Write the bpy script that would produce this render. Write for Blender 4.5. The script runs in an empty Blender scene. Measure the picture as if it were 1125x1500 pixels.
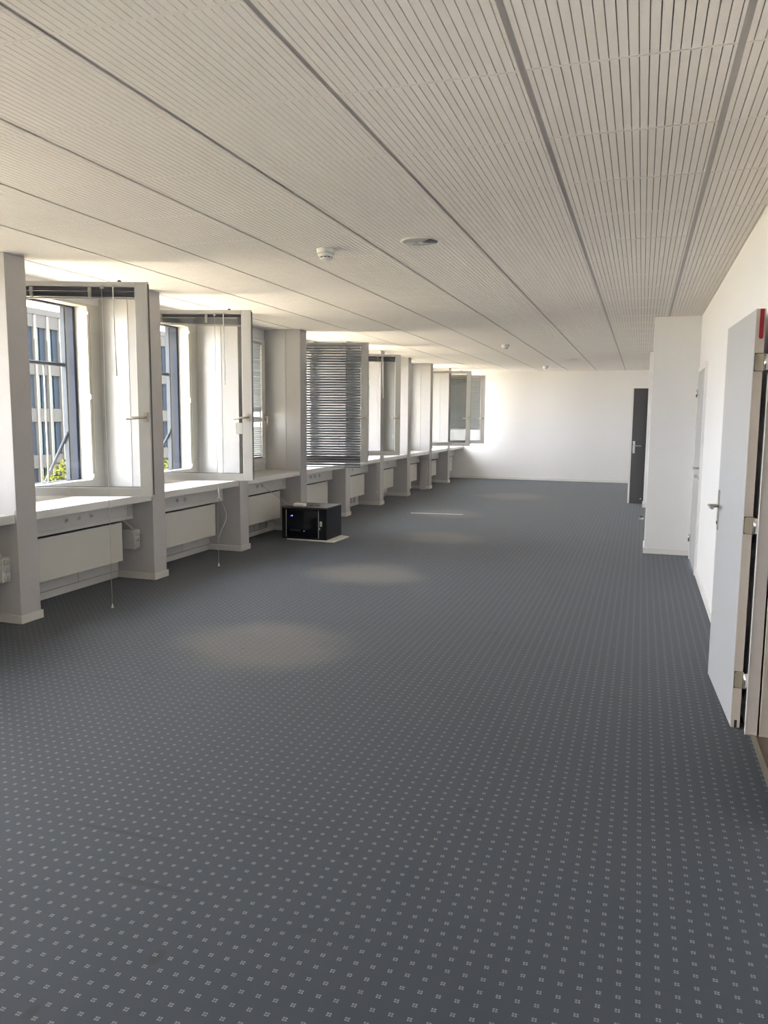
import bpy, bmesh, math, random
from mathutils import Vector, Matrix

random.seed(7)
sc = bpy.context.scene
COL = sc.collection

# ------------------------------------------------------------------ camera
F_PX = 1146.34
cam_d = bpy.data.cameras.new('camera')
cam = bpy.data.objects.new('camera', cam_d)
COL.objects.link(cam)
cam_d.sensor_fit = 'HORIZONTAL'
cam_d.sensor_width = 36.0
cam_d.lens = F_PX / 1125.0 * 36.0
cam_d.clip_start = 0.02
cam_d.clip_end = 600
_r = Vector((0.9503125, 0.3112077, 0.0074759))
_u = Vector((-0.0447978, 0.1129516, 0.9925901))
_f = Vector((-0.3080572, 0.9436057, -0.1212808))
EYE = 1.469
cam.matrix_world = Matrix(((_r.x, _u.x, -_f.x, 0), (_r.y, _u.y, -_f.y, 0), (_r.z, _u.z, -_f.z, EYE), (0, 0, 0, 1)))
sc.camera = cam

# ------------------------------------------------------------------ light
SKY = 11.0
world = bpy.data.worlds.new('sky')
sc.world = world
world.use_nodes = True
_bg = world.node_tree.nodes['Background']
_bg.inputs[0].default_value = (0.92, 0.945, 1.0, 1)
_bg.inputs[1].default_value = SKY
sun_d = bpy.data.lights.new('sun', 'SUN')
sun_d.energy = 58
sun_d.angle = 0.01
sun_d.color = (1.0, 0.95, 0.88)
sun = bpy.data.objects.new('sun', sun_d)
COL.objects.link(sun)
sun.location = (10, -20, 30)
sun.rotation_euler = Vector((-0.06, 1.0, -1.5)).to_track_quat('-Z', 'Y').to_euler()
sc.view_settings.view_transform = 'Standard'
sc.view_settings.look = 'None'
sc.view_settings.gamma = 1
sc.view_settings.use_curve_mapping = False
sc.view_settings.exposure = 1.06
sc.cycles.max_bounces = 12
sc.cycles.diffuse_bounces = 7
sc.cycles.glossy_bounces = 4
sc.cycles.transparent_max_bounces = 16
sc.cycles.sample_clamp_indirect = 12
sc.cycles.use_denoising = True

# ------------------------------------------------------------------ dimensions (metres)
SP = 1.5945                    # pillar spacing along the room
Y0 = 4.316                     # near side of pillar 0
PW = 0.19                      # pillar width
XP = -4.084                    # pillar front
XW = -4.585                    # inner face of the window wall
XO = -4.93                     # outer face of the window wall
XL = -4.475                    # panel below the sill
XR = 0.55                      # right wall
YF = 18.65                     # far wall
YB = -3.45                     # back wall, behind the camera
ZC = 2.536                     # ceiling
S0, S1 = 0.712, 0.775          # sill
K0, K1 = -4, 8


def near(k): return Y0 + k * SP


def far(k): return Y0 + k * SP + PW


# ------------------------------------------------------------------ materials
def srgb(r, g, b):
    f = lambda c: (c / 255 / 12.92) if c / 255 <= 0.04045 else ((c / 255 + 0.055) / 1.055) ** 2.4
    return (f(r), f(g), f(b), 1)


def mat(name, col, rough=0.6, metal=0.0, noise=0.0, scale=40.0, bump=0.0, bscale=300.0, spec=0.5, coat=0.0, ior=None):
    m = bpy.data.materials.new(name)
    m.use_nodes = True
    nt = m.node_tree
    b = nt.nodes['Principled BSDF']
    col = tuple(col) if len(col) == 4 else tuple(col) + (1,)
    b.inputs['Base Color'].default_value = col
    b.inputs['Roughness'].default_value = rough
    b.inputs['Metallic'].default_value = metal
    b.inputs['Specular IOR Level'].default_value = spec
    b.inputs['Coat Weight'].default_value = coat
    if ior:
        b.inputs['IOR'].default_value = ior
    tc = nt.nodes.new('ShaderNodeTexCoord')
    if noise:
        n = nt.nodes.new('ShaderNodeTexNoise')
        n.inputs['Scale'].default_value = scale
        n.inputs['Detail'].default_value = 4
        nt.links.new(tc.outputs['Object'], n.inputs['Vector'])
        mx = nt.nodes.new('ShaderNodeMix')
        mx.data_type = 'RGBA'
        mx.inputs[6].default_value = tuple(c * (1 - noise) for c in col[:3]) + (1,)
        mx.inputs[7].default_value = tuple(min(1, c * (1 + noise)) for c in col[:3]) + (1,)
        nt.links.new(n.outputs['Fac'], mx.inputs[0])
        nt.links.new(mx.outputs[2], b.inputs['Base Color'])
    if bump:
        n2 = nt.nodes.new('ShaderNodeTexNoise')
        n2.inputs['Scale'].default_value = bscale
        n2.inputs['Detail'].default_value = 3
        nt.links.new(tc.outputs['Object'], n2.inputs['Vector'])
        bp = nt.nodes.new('ShaderNodeBump')
        bp.inputs['Strength'].default_value = bump
        bp.inputs['Distance'].default_value = 0.004
        nt.links.new(n2.outputs['Fac'], bp.inputs['Height'])
        nt.links.new(bp.outputs['Normal'], b.inputs['Normal'])
    return m


def glass_mat(name, tint=(0.75, 0.755, 0.75), ior=1.45):
    m = bpy.data.materials.new(name)
    m.use_nodes = True
    nt = m.node_tree
    nt.nodes.remove(nt.nodes['Principled BSDF'])
    out = nt.nodes['Material Output']
    t = nt.nodes.new('ShaderNodeBsdfTransparent')
    t.inputs[0].default_value = tint + (1,)
    g = nt.nodes.new('ShaderNodeBsdfGlossy')
    g.inputs['Roughness'].default_value = 0.02
    fr = nt.nodes.new('ShaderNodeFresnel')
    fr.inputs['IOR'].default_value = ior
    mx = nt.nodes.new('ShaderNodeMixShader')
    # a pane is a thin slab: only the face the ray enters by reflects
    ge = nt.nodes.new('ShaderNodeNewGeometry')
    inv = nt.nodes.new('ShaderNodeMath')
    inv.operation = 'SUBTRACT'
    inv.inputs[0].default_value = 1.0
    nt.links.new(ge.outputs['Backfacing'], inv.inputs[1])
    ml = nt.nodes.new('ShaderNodeMath')
    ml.operation = 'MULTIPLY'
    nt.links.new(fr.outputs[0], ml.inputs[0])
    nt.links.new(inv.outputs[0], ml.inputs[1])
    nt.links.new(ml.outputs[0], mx.inputs[0])
    nt.links.new(t.outputs[0], mx.inputs[1])
    nt.links.new(g.outputs[0], mx.inputs[2])
    nt.links.new(mx.outputs[0], out.inputs[0])
    return m


def carpet_mat():
    m = bpy.data.materials.new('carpet')
    m.use_nodes = True
    nt = m.node_tree
    L = nt.links
    b = nt.nodes['Principled BSDF']
    b.inputs['Roughness'].default_value = 0.7
    b.inputs['Specular IOR Level'].default_value = 0.4
    b.inputs['Sheen Weight'].default_value = 0.12
    b.inputs['Sheen Roughness'].default_value = 0.45
    b.inputs['Sheen Tint'].default_value = (1, 1, 1, 1)
    tc = nt.nodes.new('ShaderNodeTexCoord')
    sep = nt.nodes.new('ShaderNodeSeparateXYZ')
    L.new(tc.outputs['Object'], sep.inputs[0])

    def M(op, a, c=None, d=None):
        n = nt.nodes.new('ShaderNodeMath')
        n.operation = op
        for i, v in enumerate((a, c, d)):
            if v is None:
                continue
            if isinstance(v, (int, float)):
                n.inputs[i].default_value = v
            else:
                L.new(v, n.inputs[i])
        return n.outputs[0]
    P = 0.0484

    def cell(sock, off):
        s = M('DIVIDE', M('SUBTRACT', sock, off), P)
        s = M('ADD', s, 0.5)
        fr = M('SUBTRACT', s, M('FLOOR', s))
        return M('MULTIPLY', M('ABSOLUTE', M('SUBTRACT', fr, 0.5)), P)

    def band(s):
        return M('MULTIPLY', M('GREATER_THAN', s, 0.0010), M('LESS_THAN', s, 0.0062))
    dots = M('MULTIPLY', band(cell(sep.outputs[0], 0.056)), band(cell(sep.outputs[1], 1.885)))

    def noise(scale, detail=4, rough=0.5):
        n = nt.nodes.new('ShaderNodeTexNoise')
        n.inputs['Scale'].default_value = scale
        n.inputs['Detail'].default_value = detail
        n.inputs['Roughness'].default_value = rough
        L.new(tc.outputs['Object'], n.inputs['Vector'])
        return n.outputs['Fac']

    def mix(fac, a, c):
        n = nt.nodes.new('ShaderNodeMix')
        n.data_type = 'RGBA'
        for i, v in ((0, fac), (6, a), (7, c)):
            if isinstance(v, (tuple, float, int)):
                n.inputs[i].default_value = v
            else:
                L.new(v, n.inputs[i])
        return n.outputs[2]

    def ramp(sock, lo, hi):
        n = nt.nodes.new('ShaderNodeMapRange')
        n.interpolation_type = 'SMOOTHSTEP'
        n.inputs['From Min'].default_value = lo
        n.inputs['From Max'].default_value = hi
        L.new(sock, n.inputs['Value'])
        return n.outputs[0]
    n1 = noise(0.9, 3)
    base = mix(n1, srgb(44, 53, 63), srgb(54, 61, 70))
    fib = noise(420, 2)
    base = mix(M('MULTIPLY', fib, 0.45), base, srgb(34, 40, 48))
    # row of paler, warmer oval patches with soft uneven edges
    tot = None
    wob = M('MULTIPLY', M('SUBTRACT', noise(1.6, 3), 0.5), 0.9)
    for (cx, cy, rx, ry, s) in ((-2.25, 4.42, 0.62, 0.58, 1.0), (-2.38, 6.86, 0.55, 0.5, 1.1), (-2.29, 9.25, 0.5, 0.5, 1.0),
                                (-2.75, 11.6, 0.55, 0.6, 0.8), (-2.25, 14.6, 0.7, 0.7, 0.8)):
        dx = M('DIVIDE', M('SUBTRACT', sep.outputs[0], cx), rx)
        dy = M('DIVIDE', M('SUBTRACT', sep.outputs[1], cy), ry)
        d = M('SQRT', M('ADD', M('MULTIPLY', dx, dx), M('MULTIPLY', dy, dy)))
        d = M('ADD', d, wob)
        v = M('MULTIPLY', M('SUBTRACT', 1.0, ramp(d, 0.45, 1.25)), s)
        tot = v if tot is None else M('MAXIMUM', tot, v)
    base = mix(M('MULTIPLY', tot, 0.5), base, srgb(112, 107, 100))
    # small dark stains and scuffs
    spots = None
    for (cx, cy, rx, ry) in ((-1.192, 1.682, 0.020, 0.034), (-1.369, 1.417, 0.018, 0.028), (-2.096, 3.336, 0.05, 0.030), (-1.13, 3.455, 0.016, 0.02),
                             (-3.13, 3.485, 0.24, 0.014), (-2.80, 3.56, 0.16, 0.022), (-2.62, 3.70, 0.05, 0.05), (-1.42, 1.962, 0.15, 0.012),
                             (-0.55, 2.75, 0.02, 0.02), (-0.9, 5.2, 0.05, 0.03), (-1.3, 2.45, 0.20, 0.010), (-1.7, 2.2, 0.22, 0.010)):
        dx = M('DIVIDE', M('SUBTRACT', sep.outputs[0], cx), rx)
        dy = M('DIVIDE', M('SUBTRACT', sep.outputs[1], cy), ry)
        d = M('ADD', M('SQRT', M('ADD', M('MULTIPLY', dx, dx), M('MULTIPLY', dy, dy))), M('MULTIPLY', wob, 0.8))
        v = M('SUBTRACT', 1.0, ramp(d, 0.5, 1.2))
        spots = v if spots is None else M('MAXIMUM', spots, v)
    base = mix(M('MULTIPLY', spots, 0.5), base, srgb(30, 33, 37))
    st = ramp(noise(7.5, 1, 0.3), 0.745, 0.80)
    base = mix(M('MULTIPLY', st, 0.45), base, srgb(36, 40, 44))
    dotc = mix(noise(30, 2), srgb(105, 108, 110), srgb(140, 143, 145))
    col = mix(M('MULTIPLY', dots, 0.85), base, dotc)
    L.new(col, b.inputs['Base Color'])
    bp = nt.nodes.new('ShaderNodeBump')
    bp.inputs['Strength'].default_value = 0.25
    bp.inputs['Distance'].default_value = 0.003
    L.new(fib, bp.inputs['Height'])
    L.new(bp.outputs['Normal'], b.inputs['Normal'])
    return m


M_ = dict(
    carpet=carpet_mat(),
    wall=mat('white_plaster', (0.83, 0.825, 0.82), 0.85, bump=0.25, bscale=160),
    pillar=mat('grey_paint', (0.52, 0.505, 0.505), 0.7, noise=0.03, scale=20, bump=0.1, bscale=220),
    panel=mat('laminate', (0.60, 0.59, 0.58), 0.22, noise=0.02, scale=5),
    skirt=mat('skirting_paint', (0.66, 0.65, 0.62), 0.5),
    skirtw=mat('white_skirting', (0.78, 0.77, 0.75), 0.45),
    sill=mat('sill_laminate', (0.70, 0.69, 0.67), 0.28, noise=0.03, scale=9),
    tile=mat('ceiling_board', (0.82, 0.785, 0.75), 0.9, noise=0.03, scale=60, bump=0.15, bscale=500),
    felt=mat('ceiling_void', (0.20, 0.19, 0.18), 0.95, noise=0.2, scale=80),
    rail=mat('ceiling_rail_paint', (0.46, 0.435, 0.415), 0.6),
    slab=mat('concrete_slab', (0.5, 0.49, 0.47), 0.9, noise=0.1, scale=8),
    frame=mat('window_frame_paint', (0.62, 0.61, 0.585), 0.42),
    frame_out=mat('anodised_frame', (0.055, 0.065, 0.095), 0.5, spec=0.1),
    cream=mat('cream_strip', (0.75, 0.72, 0.63), 0.35),
    gasket=mat('dark_gasket', (0.07, 0.07, 0.075), 0.6),
    glass=glass_mat('window_glass'),
    radiator=mat('radiator_enamel', (0.70, 0.675, 0.62), 0.42, noise=0.02, scale=6),
    trunk=mat('trunking_enamel', (0.68, 0.66, 0.63), 0.45),
    lower=mat('lower_panel', (0.66, 0.65, 0.63), 0.5),
    dark=mat('dark_gap', (0.02, 0.02, 0.022), 0.7),
    plastic=mat('grey_plastic', (0.46, 0.46, 0.44), 0.4),
    socket=mat('pale_grey_plastic', (0.62, 0.62, 0.59), 0.4),
    white=mat('white_plastic', (0.80, 0.79, 0.76), 0.4),
    brass=mat('pale_handle', (0.58, 0.53, 0.44), 0.32, 0.6),
    steel=mat('brushed_steel', (0.52, 0.49, 0.44), 0.32, 0.95),
    hinge=mat('zinc_hinge', (0.62, 0.57, 0.43), 0.38, 0.8),
    chrome=mat('chrome', (0.8, 0.8, 0.8), 0.12, 1.0),
    door=mat('grey_door_laminate', (0.47, 0.475, 0.485), 0.45, noise=0.02, scale=12),
    door_dark=mat('dark_grey_door', (0.085, 0.085, 0.09), 0.5, noise=0.03, scale=12),
    door_edge=mat('cream_door_edge', (0.58, 0.52, 0.45), 0.5, noise=0.03, scale=14),
    dframe=mat('beige_door_frame', (0.66, 0.60, 0.55), 0.5),
    red=mat('red_seal', (0.30, 0.012, 0.025), 0.5),
    rack=mat('black_enamel', (0.007, 0.009, 0.014), 0.4, noise=0.1, scale=50, spec=0.25),
    racktop=mat('rack_top', (0.05, 0.045, 0.045), 0.3),
    smoked=mat('smoked_glass', (0.006, 0.008, 0.014), 0.08),
    slat=mat('dark_blue_slat', (0.29, 0.305, 0.33), 0.35, 0.1),
    slat_light=mat('grey_slat', (0.38, 0.40, 0.40), 0.4, 0.2),
    bar=mat('dark_headrail', (0.055, 0.06, 0.075), 0.35, 0.3),
    cord=mat('grey_cord', (0.52, 0.51, 0.50), 0.7),
    wcord=mat('white_cord', (0.78, 0.77, 0.75), 0.6),
    paper=mat('white_board', (0.74, 0.73, 0.69), 0.6),
    stone=mat('brown_stone_floor', (0.20, 0.155, 0.12), 0.5, noise=0.35, scale=22),
    ext=mat('facade_cladding', (0.072, 0.074, 0.077), 0.9, noise=0.06, scale=3, spec=0.0),
    ext_panel=mat('concrete_panel', (0.058, 0.057, 0.055), 0.9, noise=0.12, scale=3, spec=0.0),
    ext_fin=mat('facade_fin', (0.085, 0.084, 0.080), 0.9, spec=0.0),
    ext_dark=mat('dark_louvre', (0.022, 0.028, 0.038), 0.9, spec=0.0),
    ext_glass=mat('facade_glass', (0.02, 0.04, 0.04), 0.06, ior=1.6, noise=0.4, scale=0.8),
    alu=mat('aluminium_rail', (0.12, 0.135, 0.16), 0.6, 0.0, spec=0.1),
    grass=mat('grass_ground', (0.27, 0.236, 0.170), 0.95, noise=0.25, scale=0.6, spec=0.0),
    leaf=mat('yellow_green_leaf', (0.035, 0.038, 0.008), 0.9, noise=0.4, scale=3, spec=0.0),
    bark=mat('bark', (0.06, 0.045, 0.03), 0.9, noise=0.3, scale=20, spec=0.0),
)
# lights that give off their own light on the rack
def emit(name, col, s):
    m = bpy.data.materials.new(name)
    m.use_nodes = True
    b = m.node_tree.nodes['Principled BSDF']
    b.inputs['Base Color'].default_value = col + (1,)
    b.inputs['Emission Color'].default_value = col + (1,)
    b.inputs['Emission Strength'].default_value = s
    return m
M_['led_blue'] = emit('blue_led', (0.05, 0.03, 1.0), 1.6)
M_['led_white'] = emit('white_led', (0.75, 0.78, 1.0), 1.0)


# ------------------------------------------------------------------ mesh helpers
class MB:
    def __init__(s):
        s.v, s.f, s.sm = [], [], []

    def box(s, x0, x1, y0, y1, z0, z1):
        if x0 > x1: x0, x1 = x1, x0
        if y0 > y1: y0, y1 = y1, y0
        if z0 > z1: z0, z1 = z1, z0
        n = len(s.v)
        s.v += [(x0, y0, z0), (x1, y0, z0), (x1, y1, z0), (x0, y1, z0), (x0, y0, z1), (x1, y0, z1), (x1, y1, z1), (x0, y1, z1)]
        s.f += [(n, n + 3, n + 2, n + 1), (n + 4, n + 5, n + 6, n + 7), (n, n + 1, n + 5, n + 4), (n + 1, n + 2, n + 6, n + 5),
                (n + 2, n + 3, n + 7, n + 6), (n + 3, n, n + 4, n + 7)]
        s.sm += [False] * 6
        return s

    def lathe(s, prof, seg=24, M=None, cap=True):
        """profile of (radius, z) turned about local z, placed by M"""
        M = M or Matrix()
        n = len(s.v)
        for r, z in prof:
            for i in range(seg):
                a = 2 * math.pi * i / seg
                s.v.append(tuple(M @ Vector((r * math.cos(a), r * math.sin(a), z))))
        for j in range(len(prof) - 1):
            for i in range(seg):
                a, b = n + j * seg + i, n + j * seg + (i + 1) % seg
                s.f.append((a, b, b + seg, a + seg)); s.sm.append(True)
        if cap:
            s.f.append(tuple(n + i for i in reversed(range(seg)))); s.sm.append(False)
            t = n + (len(prof) - 1) * seg
            s.f.append(tuple(t + i for i in range(seg))); s.sm.append(False)
        return s

    def tube(s, pts, r, seg=8):
        pts = [Vector(p) for p in pts]
        n = len(s.v)
        up = Vector((0.31, 0.17, 0.93)).normalized()
        for i, p in enumerate(pts):
            d = (pts[min(i + 1, len(pts) - 1)] - pts[max(i - 1, 0)]).normalized()
            a = d.cross(up)
            if a.length < 1e-3:
                a = d.cross(Vector((1, 0, 0)))
            a.normalize()
            b = d.cross(a)
            for k in range(seg):
                t = 2 * math.pi * k / seg
                s.v.append(tuple(p + a * (r * math.cos(t)) + b * (r * math.sin(t))))
        for j in range(len(pts) - 1):
            for k in range(seg):
                a, b = n + j * seg + k, n + j * seg + (k + 1) % seg
                s.f.append((a, b, b + seg, a + seg)); s.sm.append(True)
        s.f.append(tuple(n + k for k in reversed(range(seg)))); s.sm.append(False)
        t = n + (len(pts) - 1) * seg
        s.f.append(tuple(t + k for k in range(seg))); s.sm.append(False)
        return s

    def prism(s, outline, axis, a0, a1):
        """closed 2-D outline extruded along axis ('x','y','z')"""
        n = len(s.v)
        m = len(outline)
        for a in (a0, a1):
            for p, q in outline:
                s.v.append({'x': (a, p, q), 'y': (p, a, q), 'z': (p, q, a)}[axis])
        s.f.append(tuple(n + i for i in range(m))); s.f.append(tuple(n + m + i for i in reversed(range(m))))
        s.sm += [False, False]
        for i in range(m):
            j = (i + 1) % m
            s.f.append((n + i, n + m + i, n + m + j, n + j)); s.sm.append(False)
        return s

    def xf(s, M):
        s.v = [tuple(M @ Vector(v)) for v in s.v]
        return s

    def mesh(s, name, material):
        me = bpy.data.meshes.new(name)
        me.from_pydata(s.v, [], s.f)
        me.update()
        bm = bmesh.new()
        bm.from_mesh(me)
        bmesh.ops.recalc_face_normals(bm, faces=bm.faces)
        bm.to_mesh(me)
        bm.free()
        if any(s.sm):
            me.polygons.foreach_set('use_smooth', s.sm)
        me.materials.append(M_[material])
        return me

    def build(s, name, material, parent=None, bevel=0.0, seg=2):
        return put(name, s.mesh(name, material), parent, bevel, seg)


def put(name, me, parent=None, bevel=0.0, seg=2):
    o = bpy.data.objects.new(name, me)
    COL.objects.link(o)
    if parent is not None:
        o.parent = parent
    if bevel:
        b = o.modifiers.new('bevel', 'BEVEL')
        b.width = bevel
        b.segments = seg
        b.limit_method = 'ANGLE'
        b.harden_normals = False
    return o


def empty(name, loc=(0, 0, 0), rz=0.0):
    o = bpy.data.objects.new(name, None)
    COL.objects.link(o)
    o.location = loc
    o.rotation_euler = (0, 0, rz)
    o.empty_display_size = 0.1
    return o


def tag(o, label, cat, group=None, kind=None):
    o['label'] = label
    o['category'] = cat
    if group:
        o['group'] = group
    if kind:
        o['kind'] = kind
    return o


def box(*a):
    return MB().box(*a)


def T(x, y, z):
    return Matrix.Translation((x, y, z))


RX = lambda a: Matrix.Rotation(a, 4, 'X')
RY = lambda a: Matrix.Rotation(a, 4, 'Y')
RZ = lambda a: Matrix.Rotation(a, 4, 'Z')
PI = math.pi

BAY = {-1: 'cut by the left picture edge', 0: 'under the first open window', 1: 'under the second open window',
       2: 'behind the black server cabinet', 3: 'under the lowered dark blind', 4: 'under the window with dangling cords',
       5: 'in the sixth window bay, past the dangling cords', 6: 'behind the leaning board', 7: 'in the last bay but one', 8: 'in the last bay, against the far wall'}
NTH = {0: 'first', 1: 'second', 2: 'third', 3: 'fourth', 4: 'fifth', 5: 'sixth', 6: 'seventh', 7: 'eighth', 8: 'ninth'}

# ------------------------------------------------------------------ setting: floor, ceiling, walls
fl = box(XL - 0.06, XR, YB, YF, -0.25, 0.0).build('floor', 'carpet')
tag(fl, 'dark blue-grey carpet with a grid of small pale woven dots', 'floor', kind='structure')

ce = box(XW - 0.2, XR + 0.12, YB, YF + 0.1, ZC + 0.035, ZC + 0.33).build('ceiling', 'slab')
tag(ce, 'suspended ceiling of slotted off-white square tiles', 'ceiling', kind='structure')
TS, CX0, CY0 = 0.625, -2.9006, 1.9531
RAILW = 0.022


def tile_mesh(w, l):
    b = MB()
    h, g = 0.010, 0.0032
    e = 0.007                                   # closed rim at both ends
    b.box(0, w, 0, e, 0, h)
    b.box(0, w, l - e, l, 0, h)
    pitch = 0.0287
    x = 0.0
    first = 0.0165
    while x < w - 1e-4:
        x1 = min(w, x + (first if x == 0 else pitch - g))
        b.box(x, x1, e, l - e, 0, h)
        x = x1 + g
    b.box(0, w, 0, l, h, h + 0.012)
    n_strip = len(b.f) - 6
    me = b.mesh('ceiling_tile', 'tile')
    me.materials.append(M_['felt'])
    for p in me.polygons:
        if p.index >= n_strip:
            p.material_index = 1
    return me


tm_cache = {}
for c in range(-3, 6):
    xa = CX0 + c * TS + RAILW / 2
    xb = CX0 + (c + 1) * TS - RAILW / 2
    xa, xb = max(xa, XW + 0.001), min(xb, XR - 0.001)
    for r in range(-4, 27):
        ya = CY0 + r * TS + 0.0015
        yb = min(CY0 + (r + 1) * TS - 0.0015, YF - 0.001)
        key = (round(xb - xa, 3), round(yb - ya, 3))
        if key not in tm_cache:
            tm_cache[key] = tile_mesh(*key)
        t = put('ceiling_tile', tm_cache[key], ce)
        dz = random.uniform(-0.0006, 0.0006)
        t.location = (xa, ya, ZC + dz)
for c in range(-2, 6):
    x = CX0 + c * TS
    b = MB().box(x - 0.016, x + 0.016, YB, YF, ZC + 0.005, ZC + 0.0095)
    b.box(x - 0.002, x + 0.002, YB, YF, ZC + 0.010, ZC + 0.035)
    b.build('ceiling_rail', 'rail', ce)
box(XW, XR, YB, CY0 - 4 * TS - 0.002, ZC, ZC + 0.02).build('ceiling_infill', 'tile', ce)

# left (window) wall: parapet, lintel and the piers between the windows
b = MB()
b.box(XO, XL, YB - 0.1, YF + 0.1, -0.25, S0)
b.box(XO, XW - 0.115, YB - 0.1, YF + 0.1, S0, 0.80)
b.box(XO, XW, YB - 0.1, YF + 0.1, 2.41, ZC + 0.33)
for k in range(K0, K1 + 1):
    b.box(XO, XW, near(k) - 0.06, far(k) + 0.045, 0.80, 2.41)
    b.box(XW - 0.115, XW, near(k), far(k), S0, 0.80)
b.box(XO, XW, YF - 0.10, YF + 0.1, 0.80, 2.41)
b.box(XO, XW, YB - 0.1, YB + 0.05, 0.80, 2.41)
wl = b.build('wall_left', 'ext')
tag(wl, 'window wall along the left side of the room', 'wall', kind='structure')
# inner lining above the windows and below the sill
for k in range(K0 - 1, K1 + 1):
    y0 = far(k) if k >= K0 else YB
    y1 = near(k + 1) if k < K1 else YF
    box(XW, XW + 0.004, y0, y1, 2.41, ZC).build('lintel_board', 'wall', wl)
    if k >= -1:
        ym = y0 + (y1 - y0) * 0.62
        box(XL, XL + 0.006, y0, ym - 0.004, 0.062, S0).build('lower_panel', 'lower', wl)
        box(XL, XL + 0.006, ym + 0.004, y1, 0.062, S0).build('lower_panel', 'lower', wl)
        box(XL, XL + 0.012, y0, y1, 0, 0.058).build('skirting_board', 'skirt', wl, 0.002)

# right wall with two doorways
D1A, D1B, D1H = 2.98, 3.885, 1.99             # near doorway
D2A, D2B, D2H = 7.86, 8.74, 1.95              # second doorway
WT = 0.12
b = MB()
b.box(XR, XR + WT, YB, D1A, -0.05, ZC + 0.03)
b.box(XR, XR + WT, D1B, D2A, -0.05, ZC + 0.03)
b.box(XR, XR + WT, D2B, YF + 0.1, -0.05, ZC + 0.03)
b.box(XR, XR + WT, D1A, D1B, D1H, ZC + 0.03)
b.box(XR, XR + WT, D2A, D2B, D2H, ZC + 0.03)
wr = b.build('wall_right', 'wall')
tag(wr, 'white plastered wall with doors along the right side', 'wall', kind='structure')
wf = box(XW - 0.1, XR + WT, YF, YF + 0.1, -0.05, ZC + 0.03).build('wall_far', 'wall')
tag(wf, 'plain white wall closing the far end of the room', 'wall', kind='structure')
wb = box(XW - 0.1, XR + WT, YB - 0.1, YB, -0.05, ZC + 0.03).build('wall_back', 'wall')
tag(wb, 'plain white wall behind the camera', 'wall', kind='structure')


def base_profile(h=0.065, t=0.012):
    return [(0, 0), (t, 0), (t, h - 0.004), (t - 0.004, h), (0, h)]


bf = MB().prism([(YF - p, q) for p, q in base_profile()], 'x', XL, XR).build('baseboard_far', 'skirtw')
tag(bf, 'white baseboard along the far wall', 'baseboard', kind='structure')
b = MB()
for y0, y1 in ((YB, D1A - 0.05), (D1B + 0.05, D2A - 0.055), (D2B + 0.055, 8.95), (9.45, 13.55), (14.95, YF)):
    b.prism([(XR - p, q) for p, q in base_profile()], 'y', y0, y1)
br = b.build('baseboard_right', 'skirtw')
tag(br, 'white baseboard along the right wall beyond the open door', 'baseboard', kind='structure')

# boxed-out white columns on the right
for i, (x0, y0, y1, lab) in enumerate(((0.086, 8.95, 9.45, 'boxed-out white column beside the second grey door'),
                                       (0.080, 13.62, 14.02, 'white column edge in front of the dark open door'))):
    root = empty('column', (x0, y0, 0))
    tag(root, lab, 'column', kind='structure')
    box(0, XR - x0, 0, y1 - y0, 0, ZC).build('shaft', 'wall', root)
    box(-0.012, XR - x0, -0.012, 0, 0, 0.065).build('baseboard', 'skirtw', root, 0.003)
    box(-0.012, 0, -0.0, y1 - y0, 0, 0.065).build('baseboard', 'skirtw', root, 0.003)

# corridor beyond the near doorway
cf = box(XR, 2.4, 1.2, 6.0, -0.06, -0.002).build('floor_corridor', 'stone')
tag(cf, 'brown stone corridor floor beyond the open doorway', 'floor', kind='structure')
b = MB().box(2.4, 2.5, 1.1, 6.1, -0.06, ZC).box(XR + WT, 2.5, 1.1, 1.2, -0.06, ZC).box(XR + WT, 2.5, 6.0, 6.1, -0.06, ZC)
b.box(XR + WT, 2.5, 1.1, 6.1, ZC, ZC + 0.08)
cw = b.build('wall_corridor', 'wall')
tag(cw, 'plain corridor walls beyond the open doorway', 'wall', kind='structure')
th = box(XR - 0.004, XR + 0.02, D1A, D1B, 0, 0.003).build('trim_1', 'steel')
tag(th, 'thin metal threshold strip between carpet and stone floor', 'threshold', kind='structure')

# ------------------------------------------------------------------ window pillars
for k in range(K0, K1 + 1):
    root = empty('pillar', (XP, near(k), 0))
    lab = {0: 'nearest grey window pillar, at the left picture edge', 1: 'second grey window pillar, behind the first open sash',
           2: 'third grey window pillar, behind the second open sash', 3: 'fourth grey window pillar, behind the black cabinet',
           4: 'fifth grey window pillar, partly behind the lowered blind', 5: 'sixth grey window pillar, seen through the fifth sash glass',
           6: 'seventh grey window pillar, just past the fifth open sash', 7: 'eighth grey window pillar, left of the clear far sash',
           8: 'last grey window pillar before the far wall'}.get(k, 'grey window pillar outside the picture')
    tag(root, lab, 'pillar', 'grey pillars between the windows', 'structure')
    d = XW - XP
    box(d, 0, 0, PW, 0, ZC).build('shaft', 'pillar', root, 0.003)
    if k >= -1:
        for y0, y1 in ((-0.005, 0), (PW, PW + 0.005)):
            box(d + 0.012, d + 0.30, y0, y1, S1 + 0.03, ZC - 0.006).build('side_panel', 'panel', root)
            box(d + 0.008, 0 - 0.012, y0 * 0.6 if y0 < 0 else y0, y1 if y0 < 0 else PW + 0.003, S1 + 0.0, S1 + 0.026).build('side_trim', 'pillar', root)
        box(0, 0.012, -0.012, PW + 0.012, 0, 0.06).build('baseboard', 'skirt', root, 0.002)
        box(XL - XP + 0.012, 0, -0.012, 0, 0, 0.06).build('baseboard', 'skirt', root, 0.002)
        box(XL - XP + 0.012, 0, PW, PW + 0.012, 0, 0.06).build('baseboard', 'skirt', root, 0.002)

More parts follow.
